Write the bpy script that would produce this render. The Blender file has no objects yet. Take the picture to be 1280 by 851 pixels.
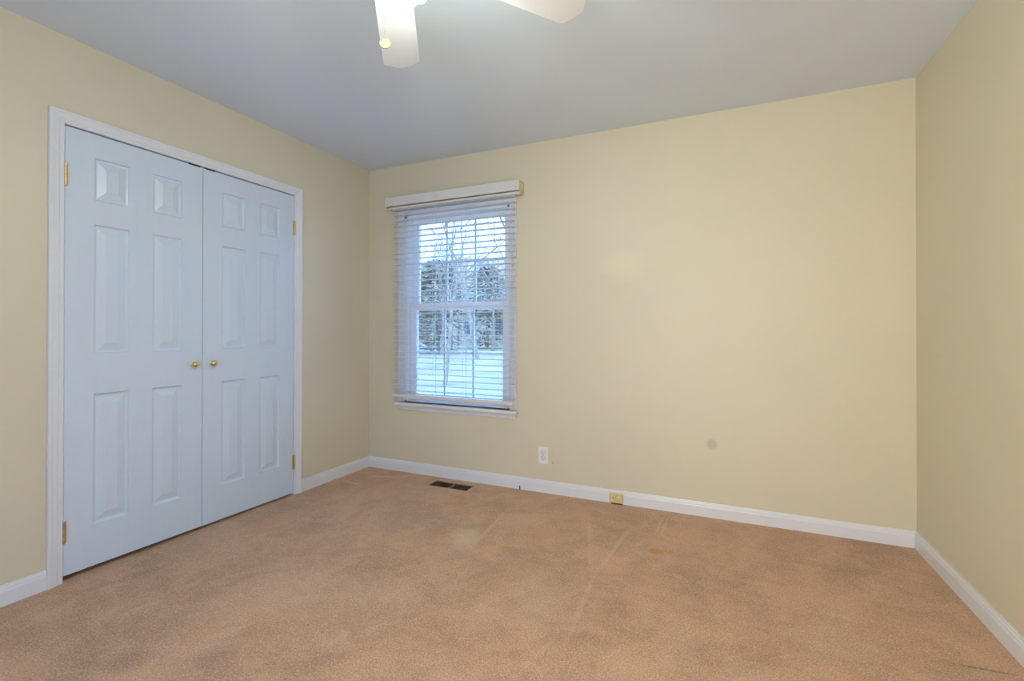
import bpy, math, random
from mathutils import Vector, Matrix
random.seed(7)
R = math.radians
S = bpy.context.scene
COL = S.collection

# ------------------------------------------------------------------ camera
cam = bpy.data.cameras.new('camera'); co = bpy.data.objects.new('camera', cam); COL.objects.link(co)
cam.sensor_width = 36.0; cam.sensor_fit = 'HORIZONTAL'
cam.lens = 36.0 * 595.04 / 1280.0
cam.shift_y = -(425.5 - 409.62) / 1280.0
cam.clip_start = 0.02; cam.clip_end = 300
co.matrix_world = (Matrix.Translation((0, 0, 1.1264)) @ Matrix.Rotation(R(24.136), 4, 'Z')
                   @ Matrix.Rotation(R(90.242), 4, 'X') @ Matrix.Rotation(R(0.055), 4, 'Z'))
S.camera = co

# ------------------------------------------------------------------ view, world, daylight
S.view_settings.view_transform = 'Standard'; S.view_settings.look = 'None'
S.view_settings.exposure = 0.07; S.view_settings.gamma = 1.0
S.view_settings.use_curve_mapping = False
SKY_STRENGTH = 8.0
BULB_POWER = 9.8
FILL_POWER = 68.0
FILL_COLOR = (1.0, 0.73, 0.20)
BULB_COLOR = (0.90, 1.0, 0.93)
w = bpy.data.worlds.new('overcast_sky'); S.world = w; w.use_nodes = True
nt = w.node_tree; nt.nodes.clear()
wo = nt.nodes.new('ShaderNodeOutputWorld'); bg = nt.nodes.new('ShaderNodeBackground')
tcw = nt.nodes.new('ShaderNodeTexCoord'); sp = nt.nodes.new('ShaderNodeSeparateXYZ')
rp = nt.nodes.new('ShaderNodeValToRGB')
rp.color_ramp.elements[0].position = 0.45; rp.color_ramp.elements[0].color = (0.27, 0.53, 1.05, 1)
rp.color_ramp.elements[1].position = 0.9; rp.color_ramp.elements[1].color = (0.245, 0.51, 1.09, 1)
mr = nt.nodes.new('ShaderNodeMapRange'); mr.inputs[1].default_value = -1; mr.inputs[2].default_value = 1
nt.links.new(tcw.outputs['Generated'], sp.inputs[0]); nt.links.new(sp.outputs[2], mr.inputs[0])
nt.links.new(mr.outputs[0], rp.inputs[0]); nt.links.new(rp.outputs[0], bg.inputs[0])
bg.inputs[1].default_value = SKY_STRENGTH; nt.links.new(bg.outputs[0], wo.inputs[0])

# room numbers (metres)
XL, YB, XR, H = -2.692, 3.111, 0.904, 2.44      # left wall, window wall, right wall (at the far corner), ceiling
YN = -1.0                                        # wall behind the camera
TR = math.tan(R(1.0))                            # the right wall runs one degree off square
WT = 0.14
def xr(y): return XR + TR * (YB - y)

def area(name, mat, sx, sy, power, color):
    l = bpy.data.lights.new(name, 'AREA'); l.shape = 'RECTANGLE'; l.size = sx; l.size_y = sy
    l.energy = power; l.color = color
    o = bpy.data.objects.new(name, l); COL.objects.link(o); o.matrix_world = mat; return o
# added warm fill light, source unseen, shining in through the opening behind the camera
area('rear_fill_light', Matrix.Translation((-0.42, YN - 0.32, 1.08)) @ Matrix.Rotation(R(-57), 4, 'Z') @ Matrix.Rotation(R(90), 4, 'X'), 0.86, 1.85, FILL_POWER, FILL_COLOR)
# portal for the sky behind the visible window
pl = area('window_portal', Matrix.Translation((-1.871, YB + 0.35, 1.3)) @ Matrix.Rotation(R(-90), 4, 'X'), 1.6, 2.0, 1, (1, 1, 1))
pl.data.cycles.is_portal = True

# ------------------------------------------------------------------ materials
def mat(name, base=(0.8, 0.8, 0.8), rough=0.5, metal=0.0, coat=0.0, noise=0.0, nscale=8.0, bump=0.0, bscale=60.0, spec=0.5, mapscale=None):
    m = bpy.data.materials.new(name); m.use_nodes = True
    t = m.node_tree; b = t.nodes['Principled BSDF']
    b.inputs['Base Color'].default_value = (*base, 1); b.inputs['Roughness'].default_value = rough
    b.inputs['Metallic'].default_value = metal; b.inputs['Coat Weight'].default_value = coat
    b.inputs['Specular IOR Level'].default_value = spec
    tc = t.nodes.new('ShaderNodeTexCoord'); vec = tc.outputs['Object']
    if mapscale:
        mp = t.nodes.new('ShaderNodeMapping'); mp.inputs['Scale'].default_value = mapscale
        t.links.new(vec, mp.inputs[0]); vec = mp.outputs[0]
    if noise:
        n = t.nodes.new('ShaderNodeTexNoise'); n.inputs['Scale'].default_value = nscale; n.inputs['Detail'].default_value = 4
        t.links.new(vec, n.inputs['Vector'])
        r = t.nodes.new('ShaderNodeValToRGB')
        r.color_ramp.elements[0].position = 0.3; r.color_ramp.elements[1].position = 0.7
        r.color_ramp.elements[0].color = (*[c * (1 - noise) for c in base], 1)
        r.color_ramp.elements[1].color = (*[min(1, c * (1 + noise)) for c in base], 1)
        t.links.new(n.outputs['Fac'], r.inputs[0]); t.links.new(r.outputs[0], b.inputs['Base Color'])
    if bump:
        n = t.nodes.new('ShaderNodeTexNoise'); n.inputs['Scale'].default_value = bscale; n.inputs['Detail'].default_value = 3
        t.links.new(vec, n.inputs['Vector'])
        bp = t.nodes.new('ShaderNodeBump'); bp.inputs['Strength'].default_value = bump; bp.inputs['Distance'].default_value = 0.002
        t.links.new(n.outputs['Fac'], bp.inputs['Height']); t.links.new(bp.outputs[0], b.inputs['Normal'])
    return m

WALLC = (0.70, 0.638, 0.48)
M_wall = mat('cream_wall_paint', WALLC, 0.45, noise=0.02, nscale=1.5, bump=0.12, bscale=220)
M_ceil = mat('white_ceiling_paint', (0.705, 0.795, 0.88), 0.8, noise=0.015, nscale=2.0, bump=0.2, bscale=180)
M_trim = mat('white_gloss_trim', (0.76, 0.775, 0.81), 0.28, noise=0.01, nscale=4, spec=0.5)
M_door = mat('white_door_paint', (0.64, 0.735, 0.835), 0.24, noise=0.012, nscale=3, bump=0.35, bscale=40, mapscale=(1, 6, 0.6))
M_vinyl = mat('white_vinyl', (0.89, 0.90, 0.92), 0.35, noise=0.01)
M_brass = mat('polished_brass', (0.83, 0.62, 0.26), 0.2, 1.0, noise=0.08, nscale=90)
M_brassold = mat('aged_brass', (0.62, 0.47, 0.22), 0.35, 1.0, noise=0.15, nscale=120)
M_dark = mat('dark_metal', (0.012, 0.011, 0.010), 0.6, noise=0.2)
M_closet = mat('closet_paint', (0.55, 0.5, 0.42), 0.8, noise=0.02)
M_valance = mat('ivory_valance', (0.70, 0.70, 0.67), 0.4, noise=0.02)
M_valend = mat('yellowed_plastic', (0.68, 0.57, 0.34), 0.4, noise=0.06, nscale=60)
M_cord = mat('blind_cord', (0.78, 0.8, 0.84), 0.8, noise=0.05)
M_outlet = mat('outlet_plastic', (0.84, 0.84, 0.83), 0.3, noise=0.01)
M_slot = mat('outlet_slot_black', (0.02, 0.02, 0.02), 0.6, noise=0.1)
M_seam = mat('shadow_seam_grey', (0.28, 0.28, 0.29), 0.7, noise=0.05)
M_jack = mat('almond_plastic', (0.72, 0.58, 0.31), 0.35, noise=0.03, nscale=40)
M_duct = mat('duct_steel', (0.14, 0.11, 0.085), 0.5, 0.4, noise=0.3, nscale=14)
M_ductbar = mat('galvanised_bar', (0.55, 0.53, 0.52), 0.4, 0.6, noise=0.1)
M_cable = mat('brown_cable', (0.10, 0.055, 0.03), 0.5, noise=0.2, nscale=90)
M_blade = mat('white_fan_blade', (0.69, 0.695, 0.68), 0.38, noise=0.012, nscale=6)
M_fan = mat('white_fan_metal', (0.82, 0.81, 0.79), 0.3, noise=0.01)
M_chain = mat('pull_chain_brass', (0.16, 0.14, 0.11), 0.6, 0.3, noise=0.1, nscale=200)
M_coin = mat('gold_medallion', (0.26, 0.215, 0.14), 0.5, 0.4, noise=0.4, nscale=160)
M_siding = mat('grey_siding', (0.46, 0.34, 0.24), 0.8, noise=0.08, nscale=2)
M_roof = mat('asphalt_shingles', (0.30, 0.21, 0.15), 0.9, noise=0.2, nscale=4)
M_shutter = mat('house_window_glass', (0.04, 0.05, 0.07), 0.15, noise=0.1)
M_bark = mat('tree_bark', (0.30, 0.20, 0.14), 0.9, noise=0.35, nscale=9)
M_needles = mat('evergreen_foliage', (0.30, 0.22, 0.13), 0.8, noise=0.45, nscale=2.2)
M_lawn = mat('winter_lawn', (0.32, 0.235, 0.125), 0.95, noise=0.30, nscale=0.45, bump=0.5, bscale=20)
M_road = mat('pale_concrete_drive', (0.50, 0.50, 0.50), 0.9, noise=0.08, nscale=1)
M_ext = mat('exterior_siding', (0.6, 0.6, 0.58), 0.8, noise=0.03)

def blend_glass():
    m = bpy.data.materials.new('window_glass'); m.use_nodes = True; t = m.node_tree
    t.nodes.remove(t.nodes['Principled BSDF']); out = t.nodes['Material Output']
    a = t.nodes.new('ShaderNodeBsdfTransparent'); a.inputs[0].default_value = (0.93, 0.97, 0.98, 1)
    g = t.nodes.new('ShaderNodeBsdfGlossy'); g.inputs['Roughness'].default_value = 0.03
    f = t.nodes.new('ShaderNodeFresnel'); f.inputs[0].default_value = 1.45
    x = t.nodes.new('ShaderNodeMixShader'); t.links.new(f.outputs[0], x.inputs[0]); t.links.new(a.outputs[0], x.inputs[1])
    t.links.new(g.outputs[0], x.inputs[2]); t.links.new(x.outputs[0], out.inputs[0]); return m
M_glass = blend_glass()

def slat_mat():
    m = mat('blind_slat_white', (0.88, 0.90, 0.93), 0.35, noise=0.01)
    t = m.node_tree; b = t.nodes['Principled BSDF']; out = t.nodes['Material Output']
    tr = t.nodes.new('ShaderNodeBsdfTranslucent'); tr.inputs[0].default_value = (0.90, 0.93, 0.97, 1)
    x = t.nodes.new('ShaderNodeMixShader'); x.inputs[0].default_value = 0.5
    t.links.new(b.outputs[0], x.inputs[1]); t.links.new(tr.outputs[0], x.inputs[2]); t.links.new(x.outputs[0], out.inputs[0])
    return m
M_slat = slat_mat()

def shade_mat():                                   # frosted lamp glass, lit by its bulb
    m = bpy.data.materials.new('frosted_lamp_glass'); m.use_nodes = True; t = m.node_tree
    b = t.nodes['Principled BSDF']; out = t.nodes['Material Output']
    b.inputs['Base Color'].default_value = (0.95, 0.93, 0.88, 1); b.inputs['Roughness'].default_value = 0.3
    b.inputs['Emission Color'].default_value = (1.0, 0.93, 0.80, 1); b.inputs['Emission Strength'].default_value = 2.5
    tr = t.nodes.new('ShaderNodeBsdfTransparent'); tr.inputs[0].default_value = (1, 0.97, 0.9, 1)
    x = t.nodes.new('ShaderNodeMixShader'); x.inputs[0].default_value = 0.6
    tc = t.nodes.new('ShaderNodeTexCoord'); n = t.nodes.new('ShaderNodeTexNoise'); n.inputs['Scale'].default_value = 30
    r = t.nodes.new('ShaderNodeMapRange'); r.inputs[3].default_value = 0.45; r.inputs[4].default_value = 0.65
    t.links.new(tc.outputs['Object'], n.inputs[0]); t.links.new(n.outputs[0], r.inputs[0]); t.links.new(r.outputs[0], x.inputs[0])
    t.links.new(b.outputs[0], x.inputs[1]); t.links.new(tr.outputs[0], x.inputs[2]); t.links.new(x.outputs[0], out.inputs[0])
    return m
M_shade = shade_mat()
def bulb_mat():
    m = bpy.data.materials.new('lit_bulb'); m.use_nodes = True; b = m.node_tree.nodes['Principled BSDF']
    b.inputs['Emission Color'].default_value = (1.0, 0.88, 0.68, 1); b.inputs['Emission Strength'].default_value = 12
    return m
M_bulb = bulb_mat()

class NT:
    """small helper for hand-made node masks"""
    def __init__(s, m): s.t = m.node_tree; s.b = s.t.nodes['Principled BSDF']; s.tc = s.t.nodes.new('ShaderNodeTexCoord')
    def link(s, a, b): s.t.links.new(a, b)
    def node(s, k, **kw):
        n = s.t.nodes.new(k)
        for a, v in kw.items(): setattr(n, a, v)
        return n
    def noise(s, scale, detail=3, rough=0.5, vec=None, dist=0.0):
        n = s.node('ShaderNodeTexNoise'); n.inputs['Scale'].default_value = scale; n.inputs['Detail'].default_value = detail
        n.inputs['Roughness'].default_value = rough; n.inputs['Distortion'].default_value = dist
        s.link(vec or s.tc.outputs['Object'], n.inputs['Vector']); return n.outputs['Fac']
    def rng(s, v, a, b, c, d):
        n = s.node('ShaderNodeMapRange'); n.clamp = True
        for i, x in enumerate((a, b, c, d)): n.inputs[i + 1].default_value = x
        s.link(v, n.inputs[0]); return n.outputs[0]
    def math(s, op, a, b):
        n = s.node('ShaderNodeMath', operation=op)
        for i, x in enumerate((a, b)):
            if isinstance(x, (int, float)): n.inputs[i].default_value = x
            else: s.link(x, n.inputs[i])
        return n.outputs[0]
    def mix(s, fac, a, b, mode='MIX'):
        n = s.node('ShaderNodeMix', data_type='RGBA', blend_type=mode)
        for i, x in ((0, fac), (6, a), (7, b)):
            if isinstance(x, (int, float)): n.inputs[i].default_value = x
            elif isinstance(x, tuple): n.inputs[i].default_value = (*x, 1)
            else: s.link(x, n.inputs[i])
        return n.outputs[2]
    def blob(s, c, r, rot=0.0, warp=0.25, soft=0.35, wscale=9.0):
        """soft elliptical spot centred at c with radii r (r<=0 axis ignored)"""
        wn = s.node('ShaderNodeTexNoise'); wn.inputs['Scale'].default_value = wscale; wn.inputs['Detail'].default_value = 3
        s.link(s.tc.outputs['Object'], wn.inputs['Vector'])
        vm = s.node('ShaderNodeMapping', vector_type='TEXTURE'); vm.inputs['Location'].default_value = c
        vm.inputs['Rotation'].default_value = (0, 0, rot); vm.inputs['Scale'].default_value = r
        s.link(s.tc.outputs['Object'], vm.inputs[0])
        ln = s.node('ShaderNodeVectorMath', operation='LENGTH'); s.link(vm.outputs[0], ln.inputs[0])
        d = s.math('ADD', ln.outputs['Value'], s.math('MULTIPLY', s.math('SUBTRACT', wn.outputs['Fac'], 0.5), warp * 4))
        return s.rng(d, 1.0 - soft, 1.0 + soft, 1.0, 0.0)

def carpet():
    m = bpy.data.materials.new('tan_cut_pile_carpet'); m.use_nodes = True; n = NT(m)
    n.b.inputs['Roughness'].default_value = 1.0; n.b.inputs['Specular IOR Level'].default_value = 0.05
    n.b.inputs['Sheen Weight'].default_value = 0.25; n.b.inputs['Sheen Roughness'].default_value = 0.6
    base = (0.64, 0.352, 0.190)
    big = n.rng(n.noise(2.4, 6, 0.68), 0.38, 0.62, 0, 1)
    c = n.mix(big, tuple(x * 0.84 for x in base), tuple(x * 1.16 for x in base))
    med = n.rng(n.noise(5.0, 6, 0.72, dist=0.5), 0.44, 0.70, 0, 1)
    c = n.mix(med, c, (base[0] * 1.26, base[1] * 1.33, base[2] * 1.42))
    # brushed pile strokes, two directions
    for rot, sc, lo in ((R(38), (1.0, 9.0, 1.0), 0.58), (R(118), (1.2, 8.0, 1.0), 0.60)):
        mp = n.node('ShaderNodeMapping'); mp.inputs['Rotation'].default_value = (0, 0, rot); mp.inputs['Scale'].default_value = sc
        n.link(n.tc.outputs['Object'], mp.inputs[0])
        st = n.rng(n.noise(1.6, 3, 0.6, vec=mp.outputs[0]), lo, 0.8, 0, 0.55)
        c = n.mix(st, c, (base[0] * 1.22, base[1] * 1.28, base[2] * 1.33))
    dk = n.rng(n.noise(4.2, 6, 0.7, dist=0.3), 0.52, 0.70, 0, 0.8)
    c = n.mix(dk, c, (base[0] * 0.84, base[1] * 0.77, base[2] * 0.68))
    # stains and worn patches
    def st(cx, cy, rx, ry, col, amt, rot=0, warp=0.25, soft=0.4):
        nonlocal c
        c = n.mix(n.math('MULTIPLY', n.blob((cx, cy, 0), (rx, ry, 10), rot, warp, soft), amt), c, col)
    pale = (0.84, 0.58, 0.38)
    st(-1.285, 2.255, 0.075, 0.12, (0.86, 0.62, 0.43), 0.65, 0.3)
    st(-1.02, 2.62, 0.14, 0.05, pale, 0.18, 1.0)
    st(-1.57, 1.55, 0.30, 0.14, pale, 0.25, 0.5)
    st(-0.72, 1.87, 0.10, 0.16, pale, 0.35, 0.4)
    st(-0.20, 1.62, 0.20, 0.12, pale, 0.2, 0.9)
    st(0.37, 2.05, 0.11, 0.12, pale, 0.3, 0.2)
    st(0.10, 1.70, 0.13, 0.10, pale, 0.28, 0.2)
    st(-2.40, 2.93, 0.10, 0.015, pale, 0.7, 0.25, 0.1)
    st(-2.52, 2.72, 0.10, 0.014, pale, 0.6, -0.2, 0.1)
    def stroke(x0, y0, x1, y1, w_, amt, col=pale):
        st((x0 + x1) / 2, (y0 + y1) / 2, math.hypot(x1 - x0, y1 - y0) / 2, w_, col, amt, math.atan2(y1 - y0, x1 - x0), 0.12, 0.5)
    stroke(-1.243, 2.657, -1.206, 2.227, 0.012, 0.5); stroke(-0.50, 2.711, -0.543, 2.204, 0.012, 0.5); stroke(-0.549, 2.108, -0.523, 1.65, 0.010, 0.35)
    stroke(-0.761, 2.847, -0.583, 2.211, 0.010, 0.35); stroke(-0.315, 2.954, -0.325, 2.732, 0.007, 0.6); stroke(-0.344, 2.968, -0.353, 2.754, 0.007, 0.5)
    stroke(-0.575, 1.641, -0.625, 1.399, 0.012, 0.3)
    stroke(0.709, 2.083, 0.85, 2.096, 0.006, 0.8, (0.2, 0.12, 0.05)); stroke(-2.526, 1.11, -2.414, 1.472, 0.02, 0.35, (0.36, 0.2, 0.12))
    orange = (0.68, 0.27, 0.03)
    st(-0.322, 2.515, 0.042, 0.030, orange, 1.0, 0, 0.15, 0.3)
    st(-0.262, 2.535, 0.022, 0.020, orange, 0.7, 0, 0.15, 0.4)
    st(-1.028, 2.236, 0.040, 0.024, orange, 0.6, 0.4, 0.25)
    br = (0.44, 0.24, 0.12)
    st(-1.858, 0.95, 0.07, 0.05, br, 0.55, 0.4)
    st(-1.62, 1.09, 0.07, 0.04, br, 0.4, 0.9)
    st(-1.24, 1.22, 0.11, 0.04, br, 0.4, 0.9)
    st(-1.75, 1.86, 0.10, 0.035, br, 0.35, 0.8)
    st(-2.12, 2.0, 0.10, 0.07, (0.46, 0.25, 0.17), 0.5, 0.4)
    # fibre speckle
    sp_ = n.noise(210, 2, 0.8); c = n.mix(n.rng(sp_, 0.50, 0.68, 0, 0.85), c, (0.34, 0.28, 0.24), 'MULTIPLY')
    sp2 = n.noise(170, 2, 0.8, dist=0.8); c = n.mix(n.rng(sp2, 0.50, 0.66, 0, 0.55), c, (0.98, 0.80, 0.62))
    n.link(c, n.b.inputs['Base Color'])
    h = n.math('ADD', n.math('MULTIPLY', n.noise(260, 3, 0.7), 1.0), n.math('MULTIPLY', n.noise(9, 3), 1.2))
    bp = n.node('ShaderNodeBump'); bp.inputs['Strength'].default_value = 0.85; bp.inputs['Distance'].default_value = 0.006
    n.link(h, bp.inputs['Height']); n.link(bp.outputs[0], n.b.inputs['Normal'])
    return m
M_carpet = carpet()

def back_wall_mat():                               # the cream paint with its smudges and a painted patch of reflected light
    m = mat('cream_wall_paint_smudges_and_light', WALLC, 0.45, noise=0.02, nscale=1.5, bump=0.12, bscale=220)
    n = NT(m); src = n.b.inputs['Base Color'].links[0].from_socket
    def spot(c, x, z, rx, rz, col, amt, soft=0.3, warp=0.05):
        return n.mix(n.math('MULTIPLY', n.blob((x, YB, z), (rx, 10, rz), 0, warp, soft), amt), c, col)
    c = spot(src, -0.074, 0.439, 0.028, 0.027, (0.52, 0.46, 0.33), 0.75)
    c = spot(c, -1.085, 0.21, 0.006, 0.010, (0.45, 0.33, 0.2), 0.6)
    c = spot(c, -0.60, 1.55, 0.12, 0.08, (0.84, 0.73, 0.52), 0.35, 0.6, 0.2)  # soft lighter oval, reflected light painted into the wall colour
    n.link(c, n.b.inputs['Base Color']); return m
M_wallback = back_wall_mat()

# ------------------------------------------------------------------ mesh helpers
class MB:
    def __init__(s): s.v = []; s.f = []
    def face(s, pts):
        b = len(s.v); s.v += [tuple(p) for p in pts]; s.f.append(tuple(range(b, b + len(pts))))
    def box(s, x0, x1, y0, y1, z0, z1, m=None):
        P = [(x0, y0, z0), (x1, y0, z0), (x1, y1, z0), (x0, y1, z0), (x0, y0, z1), (x1, y0, z1), (x1, y1, z1), (x0, y1, z1)]
        if m: P = [tuple(m @ Vector(p)) for p in P]
        b = len(s.v); s.v += P
        s.f += [tuple(b + i for i in q) for q in ((0, 3, 2, 1), (4, 5, 6, 7), (0, 1, 5, 4), (1, 2, 6, 5), (2, 3, 7, 6), (3, 0, 4, 7))]
    def loft(s, rings, closed=True, caps=True):
        b = len(s.v); n = len(rings[0])
        for r in rings: s.v += [tuple(p) for p in r]
        for i in range(len(rings) - 1):
            for j in range(n if closed else n - 1):
                k = (j + 1) % n
                s.f.append((b + i * n + j, b + i * n + k, b + (i + 1) * n + k, b + (i + 1) * n + j))
        if caps and closed:
            s.f.append(tuple(b + j for j in range(n - 1, -1, -1)))
            s.f.append(tuple(b + (len(rings) - 1) * n + j for j in range(n)))
    def tube(s, a, b_, r0, r1=None, n=12, caps=True):
        a = Vector(a); b_ = Vector(b_); r1 = r0 if r1 is None else r1
        d = (b_ - a).normalized(); u = d.orthogonal().normalized(); v = d.cross(u)
        ring = lambda c, r: [c + (u * math.cos(2 * math.pi * i / n) + v * math.sin(2 * math.pi * i / n)) * r for i in range(n)]
        s.loft([ring(a, r0), ring(b_, r1)], caps=caps)
    def lathe(s, prof, m=None, n=28, caps=True):
        """profile of (radius, height) about +Z"""
        m = m or Matrix.Identity(4)
        s.loft([[m @ Vector((r * math.cos(2 * math.pi * i / n), r * math.sin(2 * math.pi * i / n), z)) for i in range(n)] for r, z in prof], caps=caps)
    def build(s, name, material, parent=None, smooth=None, bevel=0.0, loc=None):
        me = bpy.data.meshes.new(name); me.from_pydata(s.v, [], s.f); me.update()
        o = bpy.data.objects.new(name, me); COL.objects.link(o)
        me.materials.append(material)
        import bmesh
        bm = bmesh.new(); bm.from_mesh(me); bmesh.ops.remove_doubles(bm, verts=bm.verts, dist=1e-6)
        bmesh.ops.recalc_face_normals(bm, faces=bm.faces); bm.to_mesh(me); bm.free()
        if smooth is not None:
            for p in me.polygons: p.use_smooth = True
            me.set_sharp_from_angle(angle=R(smooth))
        if bevel:
            b = o.modifiers.new('bevel', 'BEVEL'); b.width = bevel; b.segments = 2; b.limit_method = 'ANGLE'; b.angle_limit = R(40)
        if parent:
            o.parent = parent; o.matrix_parent_inverse = parent.matrix_basis.inverted()
        return o
def tag(o, label=None, cat=None, group=None, kind=None):
    for k, v in (('label', label), ('category', cat), ('group', group), ('kind', kind)):
        if v: o[k] = v
    return o
def empty(name, loc=(0, 0, 0), rz=0.0):
    o = bpy.data.objects.new(name, None); COL.objects.link(o); o.location = loc; o.rotation_euler = (0, 0, rz)
    o.empty_display_size = 0.1; return o

def wall_with_holes(a0, a1, z0, z1, holes, place, thick):
    """wall in (along, depth, height); holes = (a0,a1,z0,z1). place maps to world"""
    mb = MB()
    A = sorted({a0, a1, *[h[0] for h in holes], *[h[1] for h in holes]}); Z = sorted({z0, z1, *[h[2] for h in holes], *[h[3] for h in holes]})
    inside = lambda a, z: any(h[0] < a < h[1] and h[2] < z < h[3] for h in holes)
    solid = lambda i, j: 0 <= i < len(A) - 1 and 0 <= j < len(Z) - 1 and not inside((A[i] + A[i + 1]) / 2, (Z[j] + Z[j + 1]) / 2)
    for i in range(len(A) - 1):
        for j in range(len(Z) - 1):
            if not solid(i, j): continue
            a, b, c, d = A[i], A[i + 1], Z[j], Z[j + 1]
            for t in (0, thick): mb.face([place(a, t, c), place(b, t, c), place(b, t, d), place(a, t, d)])
            if not solid(i - 1, j): mb.face([place(a, 0, c), place(a, thick, c), place(a, thick, d), place(a, 0, d)])
            if not solid(i + 1, j): mb.face([place(b, 0, c), place(b, thick, c), place(b, thick, d), place(b, 0, d)])
            if not solid(i, j - 1): mb.face([place(a, 0, c), place(b, 0, c), place(b, thick, c), place(a, thick, c)])
            if not solid(i, j + 1): mb.face([place(a, 0, d), place(b, 0, d), place(b, thick, d), place(a, thick, d)])
    return mb
def sweep(mb, path, prof, place, closed=False):
    """mitred sweep in a plane: path of (a,z) points; prof of (offset to the left, depth out of the wall); place(a, depth, z)"""
    n = len(path); rings = []
    for i in range(n):
        p = Vector(path[i])
        d0 = (p - Vector(path[i - 1])).normalized() if (i > 0 or closed) else None
        d1 = (Vector(path[(i + 1) % n]) - p).normalized() if (i < n - 1 or closed) else None
        if d0 is None: d0 = d1
        if d1 is None: d1 = d0
        n0 = Vector((-d0.y, d0.x)); n1 = Vector((-d1.y, d1.x)); m = (n0 + n1); m = m / m.dot(n0)
        rings.append([place(p.x + m.x * o, dep, p.y + m.y * o) for o, dep in prof])
    if closed: rings.append(rings[0])
    mb.loft(rings, closed=True, caps=not closed)

P_left = lambda a, d, z: (XL + d, a, z)            # a = world Y, d = out into the room
P_back = lambda a, d, z: (a, YB - d, z)
def P_right(a, d, z): return (xr(a) - d, a, z)

# ------------------------------------------------------------------ shell
HX0, HX1, HY0, HY1 = -1.972, -1.655, 2.912, 3.027  # hole cut in the carpet for the floor duct
fl = wall_with_holes(XL - 0.9, XR + 0.3, YN - 0.2, YB + WT, [(HX0, HX1, HY0, HY1)], lambda a, d, z: (a, z, -d), 0.012)
tag(fl.build('floor', M_carpet), 'tan cut pile carpet floor with worn patches and orange stains', 'floor', kind='structure')
sb = wall_with_holes(XL - 0.9, XR + 0.3, YN - 0.2, YB + WT, [(HX0, HX1, HY0, HY1)], lambda a, d, z: (a, z, -0.012 - d), 0.10)
tag(sb.build('floor_base', M_closet), 'wooden subfloor under the tan carpet', 'floor', kind='structure')
mb = MB(); mb.box(XL - 0.9, XR + 0.3, YN - 0.2, YB + WT, H, H + 0.1)
tag(mb.build('ceiling', M_ceil), 'plain white painted ceiling with ceiling fan', 'ceiling', kind='structure')
DY0, DY1, DZ = 1.119, 2.360, 2.040                 # closet opening between the jambs
mb = wall_with_holes(YN - 0.2, YB + WT, 0, H, [(DY0 - 0.012, DY1 + 0.012, 0, DZ + 0.012)], lambda a, d, z: (XL - d, a, z), 0.11)
tag(mb.build('wall_left', M_wall), 'cream painted wall with the white double closet doors', 'wall', kind='structure')
WX0, WX1, WZ0, WZ1 = -2.330, -1.412, 0.560, 2.030  # window opening
mb = wall_with_holes(XL, XR, 0, H, [(WX0, WX1, WZ0, WZ1)], lambda a, d, z: (a, YB + d, z), WT)
tag(mb.build('wall_back', M_wallback), 'cream painted wall with the window and a grey round smudge', 'wall', kind='structure')
mb = wall_with_holes(YN - 0.2, YB + WT, 0, H, [], lambda a, d, z: (xr(a) + d, a, z), WT)
tag(mb.build('wall_right', M_wall), 'plain cream painted wall on the right', 'wall', kind='structure')
RD = (-0.75, 0.15, 0.0, 2.05)                        # unseen doorway added behind the camera to let the fill light in
mb = wall_with_holes(XL, XR + 0.2, 0, H, [RD], lambda a, d, z: (a, YN - d, z), WT)
tag(mb.build('wall_rear', M_wall), 'cream painted wall behind the camera', 'wall', kind='structure')
mb = MB()                                           # closet behind the doors
mb.box(XL - 0.75, XL - 0.70, 0.6, 2.9, 0, H); mb.box(XL - 0.7, XL - 0.11, 0.6, 0.65, 0, H); mb.box(XL - 0.7, XL - 0.11, 2.85, 2.9, 0, H)
tag(mb.build('wall_closet', M_closet), 'inner walls of the closet behind the double doors', 'wall', kind='structure')

# baseboards
BP = [(0, 0), (0, 0.0125), (0.058, 0.0125), (0.064, 0.0105), (0.071, 0.0100), (0.077, 0.0070), (0.084, 0.0055), (0.084, 0)]
def baseboard(name, a0, a1, place, label, m0=0, m1=0):
    mb = MB()
    r0 = [place(a0 + m0 * d, d, z) for z, d in BP]; r1 = [place(a1 - m1 * d, d, z) for z, d in BP]
    mb.loft([r0, r1]); tag(mb.build(name, M_trim), label, 'baseboard', kind='structure')
baseboard('baseboard_left', YN, 1.0625, P_left, 'white baseboard on the left wall in front of the closet')
baseboard('baseboard_left', 2.4205, YB, P_left, 'white baseboard between closet casing and window wall corner', m1=1)
baseboard('baseboard_back', XL, XR, P_back, 'long white baseboard under the window wall', 1, 1)
baseboard('baseboard_right', YN, YB, P_right, 'white baseboard along the right wall', m1=1)
mb = MB(); mb.box(XL, RD[0] - 0.06, YN, YN + 0.0125, 0, 0.084); tag(mb.build('baseboard_rear', M_trim), 'white baseboard behind the camera', 'baseboard', kind='structure')

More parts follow.
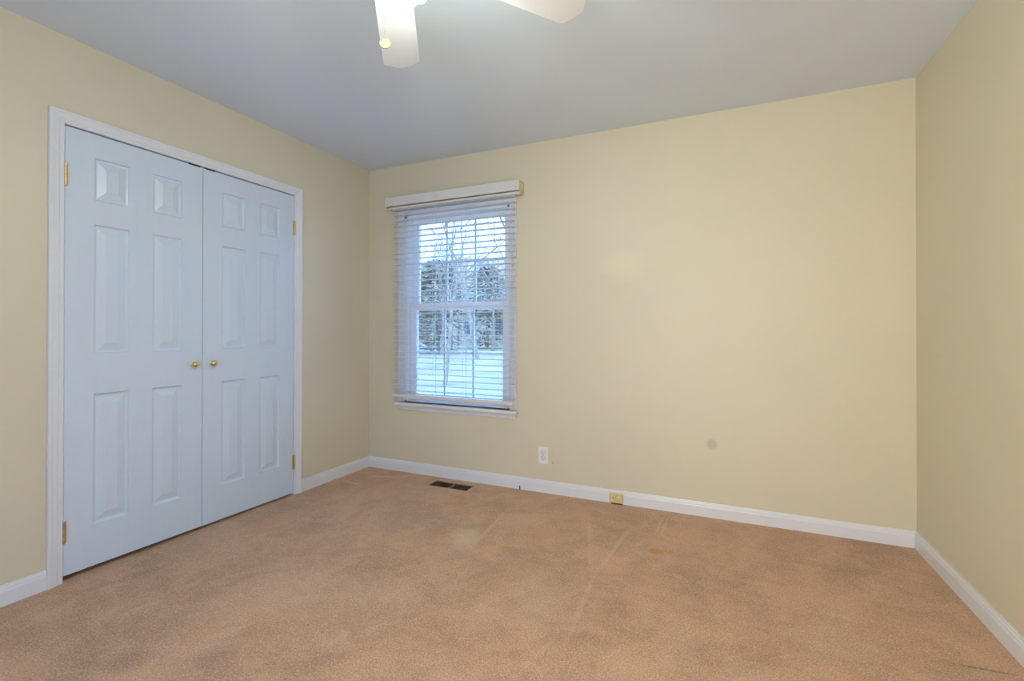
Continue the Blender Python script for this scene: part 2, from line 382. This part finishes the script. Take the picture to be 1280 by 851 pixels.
# ------------------------------------------------------------------ closet casing and doors
CAS = [(0, 0), (0, 0.007), (0.004, 0.011), (0.010, 0.011), (0.013, 0.0085), (0.017, 0.0085), (0.022, 0.012), (0.040, 0.0155), (0.046, 0.0185), (0.054, 0.0185), (0.057, 0.016), (0.057, 0)]
mb = MB()
CI0, CI1, CIZ = DY0 - 0.001, DY1 + 0.001, DZ + 0.004
sweep(mb, [(CI0, 0.0), (CI0, CIZ), (CI1, CIZ), (CI1, 0.0)], CAS, P_left)
tr = tag(mb.build('trim_1', M_trim), 'white moulded casing around the double closet doors', 'door casing', kind='structure')
mb = MB(); J = 0.012
mb.box(XL - 0.11, XL + 0.0, DY0 - J, DY0, 0, DZ + 0.003 + J); mb.box(XL - 0.11, XL, DY1, DY1 + J, 0, DZ + 0.003 + J); mb.box(XL - 0.11, XL, DY0, DY1, DZ + 0.0045, DZ + 0.0045 + J)
mb.build('jamb', M_trim, tr)
mb = MB(); mb.box(XL - 0.05, XL - 0.04, DY0, DY0 + 0.012, 0, DZ); mb.box(XL - 0.05, XL - 0.04, DY1 - 0.012, DY1, 0, DZ); mb.box(XL - 0.05, XL - 0.04, DY0, DY1, DZ - 0.006, DZ + 0.004)
mb.build('door_stop', M_trim, tr)
for a, b in ((1.658, 1.722), (1.752, 1.808)):
    mb = MB(); mb.box(XL - 0.036, XL + 0.0030, a, b, DZ - 0.0040, DZ + 0.0040); mb.build('catch_plate', M_dark, tr, bevel=0.0008)

def make_door(name, y0, y1, zb0, zb1, knob_y, hinge_y, label, hz):
    """six panel slab; front face at x = XL + .001; bottom edge runs from zb0 to zb1"""
    zt = DZ - 0.0015; F = XL + 0.001; T = 0.035
    mb = MB()
    pw = 0.144; w_ = y1 - y0
    sa = 0.113 if hinge_y < knob_y else 0.105
    m_ = (w_ - 2 * pw) - 0.106                        # two outer stiles together
    cols = [(y0 + m_ / 2, y0 + m_ / 2 + pw), (y1 - m_ / 2 - pw, y1 - m_ / 2)]
    rows = [(0.217, 0.824), (1.014, 1.616), (1.731, 1.929)]
    ys = [y0, cols[0][0], cols[0][1], cols[1][0], cols[1][1], y1]; zs = [0.0, *rows[0], *rows[1], *rows[2], zt]
    zb = lambda y: zb0 + (zb1 - zb0) * (y - y0) / (y1 - y0)
    Z = lambda z, y: zb(y) if z == 0.0 else z
    for i in range(5):
        for j in range(7):
            a, b, c, d = ys[i], ys[i + 1], zs[j], zs[j + 1]
            if i in (1, 3) and j in (1, 3, 5):
                steps = [(0, 0), (0.003, -0.0085), (0.010, -0.0105), (0.014, -0.0105), (0.044, -0.0020), (0.0455, -0.0005)]
                rings = [[(F + dep, a + o, c + o), (F + dep, b - o, c + o), (F + dep, b - o, d - o), (F + dep, a + o, d - o)] for o, dep in steps]
                mb.loft(rings, caps=False); mb.face(rings[-1])
            else:
                mb.face([(F, a, Z(c, a)), (F, b, Z(c, b)), (F, b, d), (F, a, d)])
    mb.face([(F - T, y0, zb(y0)), (F - T, y1, zb(y1)), (F - T, y1, zt), (F - T, y0, zt)])
    for i in range(5):
        a, b = ys[i], ys[i + 1]
        mb.face([(F, a, zt), (F, b, zt), (F - T, b, zt), (F - T, a, zt)]); mb.face([(F, a, zb(a)), (F, b, zb(b)), (F - T, b, zb(b)), (F - T, a, zb(a))])
    for j in range(7):
        for y in (y0, y1):
            mb.face([(F, y, Z(zs[j], y)), (F, y, zs[j + 1]), (F - T, y, zs[j + 1]), (F - T, y, Z(zs[j], y))])
    root = mb.build(name, M_door, bevel=0.0012)
    tag(root, label, 'door', kind='structure')
    # knob: rosette, neck and ball
    mk = MB(); RX = Matrix.Translation((F, knob_y, 0.934)) @ Matrix.Rotation(R(90), 4, 'Y')
    mk.lathe([(0.0001, 0), (0.0105, 0), (0.0105, 0.002), (0.0075, 0.0035), (0.0055, 0.006), (0.0055, 0.0065)] + [(0.0175 * math.sin(R(20 + 160 * q / 12)), 0.0230 - 0.0175 * math.cos(R(20 + 160 * q / 12))) for q in range(12)] + [(0.0001, 0.0405)], RX, 28)
    mk.build('door_knob', M_brass, root, smooth=50)
    for z0, z1 in hz:
        mh = MB(); zz = [z0 + (z1 - z0) * k / 5 for k in range(6)]
        for k in range(5): mh.tube((XL + 0.0085, hinge_y, zz[k] + 0.0006), (XL + 0.0085, hinge_y, zz[k + 1] - 0.0006), 0.0068, n=16)
        mh.tube((XL + 0.0085, hinge_y, z0 - 0.004), (XL + 0.0085, hinge_y, z1 + 0.003), 0.0045, n=12)
        mh.build('hinge', M_brassold, root, smooth=40)
        ml = MB(); sgn = 1 if hinge_y < knob_y else -1
        ml.box(XL - 0.001, XL + 0.0035, min(hinge_y, hinge_y + sgn * 0.009), max(hinge_y, hinge_y + sgn * 0.009), z0, z1)
        ml.build('hinge_leaf', M_brass, root)
    return root
HZ = ((0.176, 0.268), (1.771, 1.866))
make_door('door_1', DY0 + 0.002, 1.7355, 0.026, 0.020, 1.682, DY0 + 0.0012, 'left half of the white six panel double closet doors', HZ)
make_door('door_2', 1.7385, DY1 - 0.002, 0.019, 0.013, 1.787, DY1 - 0.0012, 'right half of the white six panel double closet doors, nearer the window', HZ)

# ------------------------------------------------------------------ windows
def make_window(name, label, a0, a1, z0, z1, place, stool_ext, muntins=True):
    """a = along the wall, d = depth into the room (negative = outwards)"""
    root = empty(name, place((a0 + a1) / 2, 0, z0)); tag(root, label, 'window', kind='structure')
    def bx(mb, aa, ab, da, db, za, zb):
        P = [place(a, d, z) for a, d, z in ((aa, da, za), (ab, da, za), (ab, db, za), (aa, db, za), (aa, da, zb), (ab, da, zb), (ab, db, zb), (aa, db, zb))]
        b = len(mb.v); mb.v += P
        mb.f += [tuple(b + i for i in q) for q in ((0, 3, 2, 1), (4, 5, 6, 7), (0, 1, 5, 4), (1, 2, 6, 5), (2, 3, 7, 6), (3, 0, 4, 7))]
    mb = MB(); t = 0.019
    bx(mb, a0, a0 + t, -0.14, 0.0, z0, z1); bx(mb, a1 - t, a1, -0.14, 0.0, z0, z1); bx(mb, a0, a1, -0.14, 0.0, z1 - t, z1); bx(mb, a0, a1, -0.15, 0.0, z0 - 0.01, z0 + 0.006)
    mb.build('window_frame', M_vinyl, root)
    mb = MB(); sweep(mb, [(a0 + 0.002, z0), (a0 + 0.002, z1 - 0.002), (a1 - 0.002, z1 - 0.002), (a1 - 0.002, z0)], CAS, lambda a, d, z: place(a, d, z))
    mb.build('window_casing', M_trim, root)
    mb = MB(); bx(mb, a0 - stool_ext, a1 + stool_ext, -0.03, 0.045, z0 - 0.030, z0 - 0.008); mb.build('window_sill', M_trim, root, bevel=0.004)
    mb = MB(); bx(mb, a0 - 0.055, a1 + 0.055, 0, 0.012, z0 - 0.067, z0 - 0.030); mb.build('apron', M_trim, root, bevel=0.003)
    ia, ib = a0 + t, a1 - t; zm = 1.309; gz0 = z0 + 0.006
    def sash(nm, za, zb, d, rail_top, rail_bot, st=0.058):
        mb = MB(); bx(mb, ia + .002, ia + st, d - 0.03, d, za, zb); bx(mb, ib - st, ib - .002, d - 0.03, d, za, zb)
        bx(mb, ia + st, ib - st, d - 0.03, d, zb - rail_top, zb); bx(mb, ia + st, ib - st, d - 0.03, d, za, za + rail_bot)
        s = mb.build(nm, M_vinyl, root, bevel=0.003)
        g = MB(); bx(g, ia + st - 0.004, ib - st + 0.004, d - 0.017, d - 0.014, za + rail_bot - 0.004, zb - rail_top + 0.004); g.build('glass_pane', M_glass, s)
        if muntins:
            g = MB(); w_ = (ib - ia - 2 * st)
            for k in (1, 2): bx(g, ia + st + w_ * k / 3 - 0.008, ia + st + w_ * k / 3 + 0.008, d - 0.025, d - 0.018, za + rail_bot - 0.003, zb - rail_top + 0.003)
            hz = (za + rail_bot + zb - rail_top) / 2
            bx(g, ia + st - 0.003, ib - st + 0.003, d - 0.0245, d - 0.0185, hz - 0.008, hz + 0.008); g.build('muntin_grid', M_vinyl, s)
        return s
    sash('lower_sash', gz0, zm + 0.025, -0.045, 0.052, 0.052)
    up = sash('upper_sash', zm - 0.025, z1 - t, -0.078, 0.036, 0.05)
    mb = MB(); m_ = (a0 + a1) / 2
    bx(mb, m_ - 0.03, m_ + 0.03, -0.062, -0.046, zm + 0.025, zm + 0.035); bx(mb, m_ - 0.008, m_ + 0.03, -0.058, -0.05, zm + 0.035, zm + 0.042); mb.build('sash_lock', M_vinyl, root, bevel=0.002)
    return root
make_window('window_1', 'white double hung window behind the blind', WX0, WX1, WZ0 + 0.0, WZ1, P_back, 0.072)

# ------------------------------------------------------------------ blind
bl = tag(empty('window_blind', (-1.87, YB, 0.56)), 'white horizontal slat blind with a boxed valance hanging in front of the window', 'blind')
VX0, VX1 = -2.454, -1.300
mb = MB(); mb.box(VX0, VX1, YB - 0.092, YB - 0.080, 2.096, 2.168); mb.build('valance', M_valance, bl, bevel=0.003)
mb = MB(); mb.box(VX0 + 0.018, VX1 - 0.004, YB - 0.074, YB - 0.064, 2.073, 2.092); mb.build('valance_lip', M_valance, bl, bevel=0.003)
for x in (VX0, VX1 - 0.006):
    mb = MB(); mb.box(x, x + 0.006, YB - 0.0797, YB, 2.098, 2.166); mb.box(x + 0.0005, x + 0.0055, YB - 0.076, YB, 2.080, 2.0985)
    e = mb.build('valance_return', M_valend, bl, bevel=0.0015)
    e['label'] = 'yellowed end return'
    mb = MB(); xx = x + 0.006 if x > -2 else x - 0.0012
    mb.box(xx, xx + 0.0012, YB - 0.060, YB - 0.035, 2.112, 2.150); mb.build('end_clip', M_valance, e)
for x in (VX0 + 0.018, VX1 - 0.022):
    for z in (2.115, 2.146):
        mb = MB(); mb.tube((x, YB - 0.0932, z), (x, YB - 0.090, z), 0.0022, n=10); mb.build('valance_pin', M_dark, bl)
SX0, SX1 = -2.395, -1.345
mb = MB(); mb.box(SX0 + 0.01, SX1 - 0.01, YB - 0.072, YB - 0.022, 2.105, 2.150); mb.build('headrail', M_valance, bl, bevel=0.002)
pitch = 0.0428; ztop = 2.066; zbot = 0.655
ns = int(round((ztop - zbot) / pitch)) + 1
mb = MB(); hw = 0.0245; yc = YB - 0.050; tilt = R(-0.5)
for k in range(ns):
    z = ztop - (ztop - zbot) * k / (ns - 1)
    jit = random.uniform(-0.0015, 0.0015); x0 = SX0 + jit; x1 = SX1 + jit; c = 0.010
    ol = [(x0, -hw + c), (x0 + 0.003, -hw + 0.003), (x0 + c, -hw), (x1 - c, -hw), (x1 - 0.003, -hw + 0.003), (x1, -hw + c),
          (x1, hw - c), (x1 - 0.003, hw - 0.003), (x1 - c, hw), (x0 + c, hw), (x0 + 0.003, hw - 0.003), (x0, hw - c)]
    tl = tilt + random.uniform(-0.02, 0.02)
    def P(x, v, dz): return (x, yc + v * math.cos(tl) - dz * math.sin(tl), z + v * math.sin(tl) + dz * math.cos(tl))
    mb.loft([[P(x, v, -0.0017) for x, v in ol], [P(x, v, 0.0017) for x, v in ol]])
mb.build('slats', M_slat, bl)
mb = MB(); mb.box(SX0 + 0.002, SX1 - 0.014, YB - 0.074, YB - 0.026, 0.596, 0.622); mb.build('bottom_rail', M_valance, bl, bevel=0.004)
for x in (-2.285, -2.02, -1.755, -1.465):
    mb = MB()
    for y in (YB - 0.0755, YB - 0.0245): mb.tube((x, y, 0.62), (x, y, 2.106), 0.0009, n=6)
    mb.tube((x + 0.012, YB - 0.050, 0.61), (x + 0.012, YB - 0.050, 2.106), 0.0009, n=6)
    mb.build('ladder_cord', M_cord, bl)
mb = MB(); mb.tube((-1.372, YB - 0.079, 0.95), (-1.372, YB - 0.079, 2.07), 0.0011, n=6)
mb.lathe([(0.001, 0.03), (0.004, 0.026), (0.0055, 0.004), (0.004, 0), (0.0005, 0)], Matrix.Translation((-1.372, YB - 0.079, 0.925)), 12); mb.build('pull_cord', M_cord, bl)

# ------------------------------------------------------------------ outlet, jack, duct, cable stub
ox, oz = -1.1525, 0.2555
o = tag(empty('wall_outlet', (ox, YB, oz - 0.0585)), 'white duplex wall outlet right of the window, above the baseboard', 'outlet')
mb = MB(); mb.box(ox - 0.0375, ox + 0.0375, YB - 0.006, YB, oz - 0.0585, oz + 0.0585); mb.build('cover_plate', M_outlet, o, bevel=0.0035)
for dz in (-0.0195, 0.0195):
    mb = MB(); mb.lathe([(0.0001, 0), (0.0165, 0), (0.0165, 0.0015), (0.0155, 0.0025), (0.0001, 0.0025)], Matrix.Translation((ox, YB - 0.006, oz + dz)) @ Matrix.Rotation(R(90), 4, 'X') @ Matrix.Scale(0.85, 4, (0, 1, 0)), 28)
    rc = mb.build('receptacle', M_outlet, o, smooth=40)
    q_ = MB(); q_.lathe([(0.0001, 0), (0.0182, 0), (0.0182, 0.0008), (0.0001, 0.0008)], Matrix.Translation((ox, YB - 0.0058, oz + dz)) @ Matrix.Rotation(R(90), 4, 'X') @ Matrix.Scale(0.85, 4, (0, 1, 0)), 28); q_.build('receptacle_seam', M_seam, rc)
    s = MB(); s.box(ox - 0.0075, ox - 0.0050, YB - 0.0092, YB - 0.008, oz + dz - 0.001, oz + dz + 0.008); s.box(ox + 0.0050, ox + 0.0072, YB - 0.0092, YB - 0.008, oz + dz, oz + dz + 0.007)
    s.tube((ox, YB - 0.0092, oz + dz - 0.007), (ox, YB - 0.008, oz + dz - 0.007), 0.0028, n=12); s.build('socket_slots', M_slot, rc)
mb = MB(); mb.tube((ox, YB - 0.0075, oz), (ox, YB - 0.005, oz), 0.0035, n=14); mb.build('screw', M_brassold, o)

jx0, jx1 = -0.688, -0.600; jd = 0.0128
j = tag(empty('phone_jack', ((jx0 + jx1) / 2, YB - jd, 0.008)), 'small almond plastic phone jack box fixed on the long baseboard', 'phone jack')
mb = MB(); mb.box(jx0, jx1, YB - jd - 0.020, YB - jd, 0.010, 0.070); mb.build('housing', M_jack, j, bevel=0.003)
mb = MB(); mb.lathe([(0.0001, 0), (0.0165, 0), (0.0165, 0.003), (0.014, 0.0042), (0.0001, 0.0042)], Matrix.Translation((jx0 + 0.058, YB - jd - 0.020, 0.042)) @ Matrix.Rotation(R(90), 4, 'X'), 28); mb.build('round_cover', M_jack, j, smooth=40)
mb = MB(); mb.tube((jx0 + 0.026, YB - jd - 0.0207, 0.042), (jx0 + 0.026, YB - jd - 0.0195, 0.042), 0.0038, n=14); mb.build('screw', M_cable, j)
mb = MB()
for k in range(10):
    a = R(100 + k * 19); b = R(100 + (k + 1) * 19)
    c0 = Vector((jx0 + 0.058, YB - jd - 0.0203, 0.042))
    mb.tube(c0 + Vector((math.cos(a), 0, math.sin(a))) * 0.0172, c0 + Vector((math.cos(b), 0, math.sin(b))) * 0.0172, 0.0009, n=6)
mb.build('cover_seam', M_cable, j)
mb = MB(); mb.box(jx0 + 0.012, jx1 - 0.004, YB - jd - 0.019, YB - jd, 0.003, 0.0098); mb.build('cable_entry', M_cable, j)

d = tag(empty('floor_duct', ((HX0 + HX1) / 2, (HY0 + HY1) / 2, -0.2)), 'open uncovered floor duct in the carpet below the window', 'floor vent')
mb = MB(); t = 0.003; z0 = -0.20; z1 = -0.006
mb.box(HX0 + .001, HX1 - .001, HY0 + .001, HY0 + t, z0, z1); mb.box(HX0 + .001, HX1 - .001, HY1 - t, HY1 - .001, z0, z1); mb.box(HX0 + .001, HX0 + t, HY0 + t, HY1 - t, z0, z1); mb.box(HX1 - t, HX1 - .001, HY0 + t, HY1 - t, z0, z1)
mb.box(HX0 + .001, HX1 - .001, HY0 + .001, HY1 - .001, z0 - t, z0); mb.build('duct_boot', M_duct, d)
mb = MB(); xm = (HX0 + HX1) / 2 - 0.004; mb.box(xm - 0.002, xm + 0.002, HY0 + t, HY1 - t, -0.022, -0.008); mb.build('divider_bar', M_ductbar, d)
mb = MB(); mb.box(xm + 0.002, HX1 - t, HY0 + t, HY1 - t, -0.050, -0.048); mb.build('damper_flap', M_dark, d)

mb = MB(); mb.tube((-1.3245, YB - 0.018, -0.004), (-1.3255, YB - 0.0175, 0.016), 0.0045, n=10); mb.tube((-1.3255, YB - 0.0175, 0.016), (-1.3275, YB - 0.0172, 0.027), 0.0045, 0.0034, n=10)
tag(mb.build('cable_stub', M_cable, smooth=40), 'short brown cable stub poking up against the baseboard between floor duct and jack', 'cable')

# ------------------------------------------------------------------ ceiling fan
FX, FY, FZ = -0.8515, 1.050, 2.206
fan = tag(empty('ceiling_fan', (FX, FY, H)), 'white five blade ceiling fan with lit glass shades and pull chain', 'ceiling fan')
C0 = Matrix.Translation((FX, FY, 0))
mb = MB(); mb.lathe([(0.0001, 2.4399), (0.068, 2.4399), (0.070, 2.425), (0.058, 2.395), (0.030, 2.378), (0.0001, 2.376)], C0, 36); mb.build('canopy', M_fan, fan, smooth=40)
mb = MB(); mb.tube((FX, FY, 2.30), (FX, FY, 2.38), 0.0125, n=20); mb.build('down_rod', M_fan, fan, smooth=40)
mb = MB(); mb.lathe([(0.0001, 2.312), (0.045, 2.310), (0.085, 2.298), (0.118, 2.275), (0.125, 2.250), (0.122, 2.222), (0.100, 2.205), (0.075, 2.198), (0.0001, 2.197)], C0, 40); mb.build('motor_housing', M_fan, fan, smooth=40)
mb = MB(); mb.lathe([(0.0001, 2.199), (0.055, 2.197), (0.062, 2.185), (0.062, 2.150), (0.050, 2.132), (0.022, 2.120), (0.0001, 2.118)], C0, 36); mb.build('switch_housing', M_fan, fan, smooth=40)
PT = R(10)
for k in range(5):
    ang = R(123.4 - 72 * k)
    Mb = C0 @ Matrix.Translation((0, 0, FZ)) @ Matrix.Rotation(ang, 4, 'Z') @ Matrix.Rotation(-PT, 4, 'X')
    ol = [(0.185, -0.053), (0.205, -0.059), (0.40, -0.0665), (0.605, -0.0722), (0.617, -0.0720), (0.6235, -0.0690), (0.645, -0.035), (0.658, -0.006), (0.660, 0.0036), (0.657, 0.012),
          (0.642, 0.040), (0.6245, 0.0690), (0.617, 0.0720), (0.605, 0.0722), (0.40, 0.0665), (0.205, 0.059), (0.185, 0.053)]
    mb = MB(); mb.loft([[Mb @ Vector((x, y, z)) for x, y in ol] for z in (-0.0028, 0.0028)]); bo = mb.build('blade', M_blade, fan, bevel=0.001)
    mb = MB(); io = [(0.085, -0.016), (0.14, -0.014), (0.19, -0.034), (0.245, -0.036), (0.262, 0), (0.245, 0.036), (0.19, 0.034), (0.14, 0.014), (0.085, 0.016)]
    Mi = Mb
    mb.loft([[Mi @ Vector((x, y, z)) for x, y in io] for z in (0.0030, 0.0068)]); mb.build('blade_iron', M_fan, bo, bevel=0.0008)
for k in range(3):
    az = R(82 + 120 * k); LEAN = R(48)
    dirv = Vector((math.cos(az), math.sin(az), 0))
    a = Vector((FX, FY, 2.142)) + dirv * 0.045; b = Vector((FX, FY, 2.158)) + dirv * 0.078
    mb = MB(); mb.tube(a, b, 0.009, n=14); ar = mb.build('lamp_arm', M_fan, fan, smooth=40)
    axis = (dirv * math.sin(LEAN) + Vector((0, 0, -math.cos(LEAN)))).normalized()
    base = b + Vector((0, 0, -0.002))
    q = axis.to_track_quat('Z', 'X').to_matrix().to_4x4(); Ms = Matrix.Translation(base) @ q
    mb = MB(); mb.lathe([(0.0001, -0.012), (0.017, -0.010), (0.019, 0.012), (0.0001, 0.014)], Ms, 20); mb.build('lamp_socket', M_fan, ar, smooth=40)
    # fluted tulip shade, open at the rim
    mb = MB(); n = 48; prof = [(0.019, 0.004), (0.030, 0.014), (0.038, 0.030), (0.040, 0.046), (0.042, 0.060), (0.050, 0.076)]
    rings = []
    for i, (r, z) in enumerate(prof):
        fl_ = (i / (len(prof) - 1)) ** 2
        rings.append([Ms @ Vector(((r + 0.003 * fl_ * math.cos(8 * 2 * math.pi * t / n)) * math.cos(2 * math.pi * t / n), (r + 0.003 * fl_ * math.cos(8 * 2 * math.pi * t / n)) * math.sin(2 * math.pi * t / n), z + 0.003 * fl_ * math.cos(8 * 2 * math.pi * t / n))) for t in range(n)])
    mb.loft(rings, caps=False); mb.build('lamp_shade', M_shade, ar, smooth=60)
    mb = MB(); mb.lathe([(0.0001, 0.014), (0.009, 0.016), (0.012, 0.026), (0.021, 0.044), (0.020, 0.054), (0.012, 0.064), (0.0001, 0.067)], Ms, 20); mb.build('bulb', M_bulb, ar, smooth=60)
    l = bpy.data.lights.new('bulb_light', 'POINT'); l.energy = BULB_POWER * (1.40, 0.68, 1.08)[k]; l.color = BULB_COLOR; l.shadow_soft_size = 0.024
    lo = bpy.data.objects.new('bulb_light', l); COL.objects.link(lo); lo.location = Ms @ Vector((0, 0, 0.072))
# pull chain of little balls, and its medallion
cx, cy_ = -0.898, 1.1025
mb = MB(); z = 2.135
mb.tube((cx + 0.014, cy_ - 0.014, 2.150), (cx, cy_, 2.138), 0.002, n=8)
while z > 1.968:
    mb.lathe([(0.0001, -0.0012), (0.0010, -0.0007), (0.0012, 0), (0.0010, 0.0007), (0.0001, 0.0012)], Matrix.Translation((cx, cy_, z)), 8); mb.tube((cx, cy_, z - 0.0030), (cx, cy_, z), 0.0004, n=5); z -= 0.0030
mb.build('pull_chain', M_chain, fan, smooth=60)
nrm = Vector((0.63, -0.77, 0.04)).normalized()
mb = MB(); Mc = Matrix.Translation((cx, cy_, 1.9535)) @ nrm.to_track_quat('Z', 'Y').to_matrix().to_4x4()
mb.lathe([(0.0001, -0.0020), (0.0140, -0.0020), (0.0150, -0.0010), (0.0150, 0.0012), (0.0143, 0.0020), (0.0134, 0.0020), (0.0126, 0.0012), (0.0001, 0.0013)], Mc, 36)
for k in range(9):
    a_ = 2 * math.pi * k / 9; r_ = 0.0075
    mb.lathe([(0.0001, 0.0012), (0.0026, 0.0012), (0.0018, 0.0022), (0.0001, 0.0025)], Mc @ Matrix.Translation((r_ * math.cos(a_), r_ * math.sin(a_), 0)), 8)
mb.build('medallion', M_coin, fan, smooth=40)

# ------------------------------------------------------------------ outdoors
GZ = -0.60
mb = MB(); mb.face([(-90, YB + 0.6, GZ), (40, YB + 0.6, GZ), (40, 110, GZ), (-90, 110, GZ)])
tag(mb.build('lawn', M_lawn), 'pale winter lawn seen through the blind', 'lawn', kind='structure')
mb = MB(); mb.box(-70, 20, 30.2, 33.2, GZ - 0.05, GZ + 0.04); tag(mb.build('driveway', M_road), 'pale concrete lane crossing beyond the lawn', 'road', kind='structure')

M_hill = mat('winter_woods', (0.40, 0.245, 0.14), 0.95, noise=0.30, nscale=0.6, bump=1.0, bscale=3)
rh = random.Random(9); NX, NY = 150, 26
bump_ = [[rh.uniform(0, 1) for _ in range(NX)] for _ in range(NY)]
mb = MB(); hv = []
for j in range(NY):
    for i in range(NX):
        x = -95 + i * 0.95; y = 58 + j * 1.0; t = j / (NY - 1)
        z = GZ - 0.2 + 12.2 * math.sin(min(1, t * 1.25) * math.pi / 2) ** 0.55 * (1 + 0.10 * math.sin(x * 0.11) + 0.05 * math.sin(x * 0.37 + y)) + (1.6 * bump_[j][i] if j else 0)
        hv.append((x + 0.3 * bump_[j][(i * 7) % NX], y, z))
mb.v = hv; mb.f = [(j * NX + i, j * NX + i + 1, (j + 1) * NX + i + 1, (j + 1) * NX + i) for j in range(NY - 1) for i in range(NX - 1)]
tag(mb.build('hillside', M_hill, smooth=180), 'wooded winter hillside closing the view behind the house', 'hill', kind='structure')
def bare_tree(x, y, h, r, lean=(0, 0), seed=0, spread=0.55, depth=6, label='', trunk_frac=0.28):
    rnd = random.Random(seed); root = tag(empty('bare_tree', (x, y, GZ)), label, 'tree', 'trees beyond the lawn')
    tk = MB(); br = MB(); p0 = Vector((x, y, GZ - 0.1)); p1 = Vector((x + lean[0] * trunk_frac, y + lean[1] * trunk_frac, GZ + h * trunk_frac))
    tk.tube(p0, p1, r, r * 0.75, n=10)
    def grow(p, d, L, rad, lev):
        m = p + d * L * 0.5 + Vector([rnd.uniform(-1, 1) * L * 0.06 for _ in range(3)]); e = p + d * L + Vector([rnd.uniform(-1, 1) * L * 0.08 for _ in range(3)])
        ns_ = 6 if lev < 2 else 3
        br.tube(p, m, rad, rad * 0.8, n=ns_, caps=False); br.tube(m, e, rad * 0.8, rad * 0.6, n=ns_, caps=False)
        if lev >= depth: return
        for i in range(3 if lev < 5 else 2):
            q = m if i == 0 else e
            nd = (d + Vector((rnd.uniform(-1, 1), rnd.uniform(-1, 1), rnd.uniform(-0.35, 0.75))) * spread * 1.35).normalized()
            grow(q, nd, L * rnd.uniform(0.62, 0.82), rad * (0.55 if i == 0 else 0.62), lev + 1)
    d0 = Vector((lean[0], lean[1], h)).normalized()
    grow(p1, d0, h * 0.27, r * 0.75, 0)
    tk.build('trunk', M_bark, root); br.build('branches', M_bark, root)
def evergreen(x, y, h, rad, label, seed=0):
    rnd = random.Random(seed); root = tag(empty('evergreen_tree', (x, y, GZ)), label, 'tree', 'evergreens beyond the lawn')
    mb = MB(); mb.tube((x, y, GZ - 0.1), (x, y, GZ + h * 0.9), 0.12, 0.02, n=8); mb.build('trunk', M_bark, root)
    mb = MB()
    for i in range(3400):
        t = rnd.random() ** 0.8; zz = GZ + 0.15 + t * (h - 0.15); rr = rad * math.sqrt(max(0.0, 1 - (2 * t - 0.85) ** 2 / 1.35)) * rnd.uniform(0.3, 1.12) * (1 + 0.18 * math.sin(5 * t * 3 + x)) + 0.05; a = rnd.uniform(0, 2 * math.pi)
        c = Vector((x + rr * math.cos(a), y + rr * math.sin(a), zz)); u = Vector((math.cos(a), math.sin(a), rnd.uniform(-0.6, 0.2))).normalized(); v = Vector((-math.sin(a), math.cos(a), rnd.uniform(-0.4, 0.4))).normalized()
        s = rnd.uniform(0.10, 0.24) * (0.6 + rad * 0.25)
        mb.face([c - u * s, c + v * s * 0.4, c + u * s * 1.2, c - v * s * 0.4])
    mb.build('foliage', M_needles, root)
bare_tree(-8.05, 12.8, 6.0, 0.075, (0.6, 0.2), 3, 0.5, 6, 'slender bare tree standing nearest the window')
bare_tree(-13.2, 24.5, 11.5, 0.17, (-2.6, 0.5), 11, 0.55, 6, 'large bare tree leaning left above the lawn', 0.22)
bare_tree(-10.6, 23.0, 10.5, 0.15, (0.5, 0), 5, 0.6, 6, 'bare tree with a wide crown right of the leaning tree')
bare_tree(-17.5, 27.5, 8.0, 0.15, (0.4, 0), 8, 0.6, 6, 'low bare tree in front of the evergreens')
bare_tree(-17.2, 34.6, 8.0, 0.16, (0.2, 0), 21, 0.6, 6, 'bare tree beyond the pale lane')
bare_tree(-21.0, 34.3, 8.5, 0.16, (0.2, 0), 22, 0.6, 6, 'bare tree beyond the lane at the left')
evergreen(-19.4, 30.0, 6.9, 2.0, 'tall bushy evergreen left of the leaning tree', 1)
evergreen(-13.6, 38.2, 7.2, 2.1, 'bushy evergreen in the middle of the tree row', 2)
evergreen(-25.4, 35.5, 7.2, 2.4, 'bushy evergreen at the left end of the tree row', 4)
evergreen(-20.2, 39.5, 7.6, 2.3, 'bushy evergreen behind the gap of the tree row', 5)
evergreen(-7.6, 39.0, 6.2, 2.0, 'shorter evergreen at the right end of the tree row', 6)
for i in range(9):
    rr = random.Random(50 + i)
    bare_tree(-37.0 + i * 5.2, 45.0 + 1.8 * (i % 2), 8.6 + rr.uniform(-0.6, 0.6), 0.16, (0, 0), 60 + i, 0.45, 7, 'bare tree in the far row behind the evergreens', 0.10)
# neighbour house behind the trees
hs = tag(empty('neighbour_house', (-27, 52, GZ)), 'grey sided house with a wide gable roof far beyond the lawn', 'house')
mb = MB(); mb.box(-33, -18, 48, 56, GZ, 3.2); mb.build('walls', M_siding, hs)
mb = MB(); mb.face([(-33.5, 47.5, 3.1), (-17.5, 47.5, 3.1), (-17.5, 52, 6.6), (-33.5, 52, 6.6)]); mb.face([(-33.5, 56.5, 3.1), (-17.5, 56.5, 3.1), (-17.5, 52, 6.6), (-33.5, 52, 6.6)])
mb.face([(-33.5, 47.5, 3.1), (-33.5, 52, 6.6), (-33.5, 56.5, 3.1)]); mb.face([(-17.5, 47.5, 3.1), (-17.5, 52, 6.6), (-17.5, 56.5, 3.1)]); mb.face([(-33.5, 47.5, 3.1), (-17.5, 47.5, 3.1), (-17.5, 56.5, 3.1), (-33.5, 56.5, 3.1)]); mb.build('roof', M_roof, hs)
for x in (-31, -27, -23, -20):
    mb = MB(); mb.box(x - 0.5, x + 0.5, 47.93, 48.0, 0.6, 2.1); mb.build('window', M_shutter, hs)
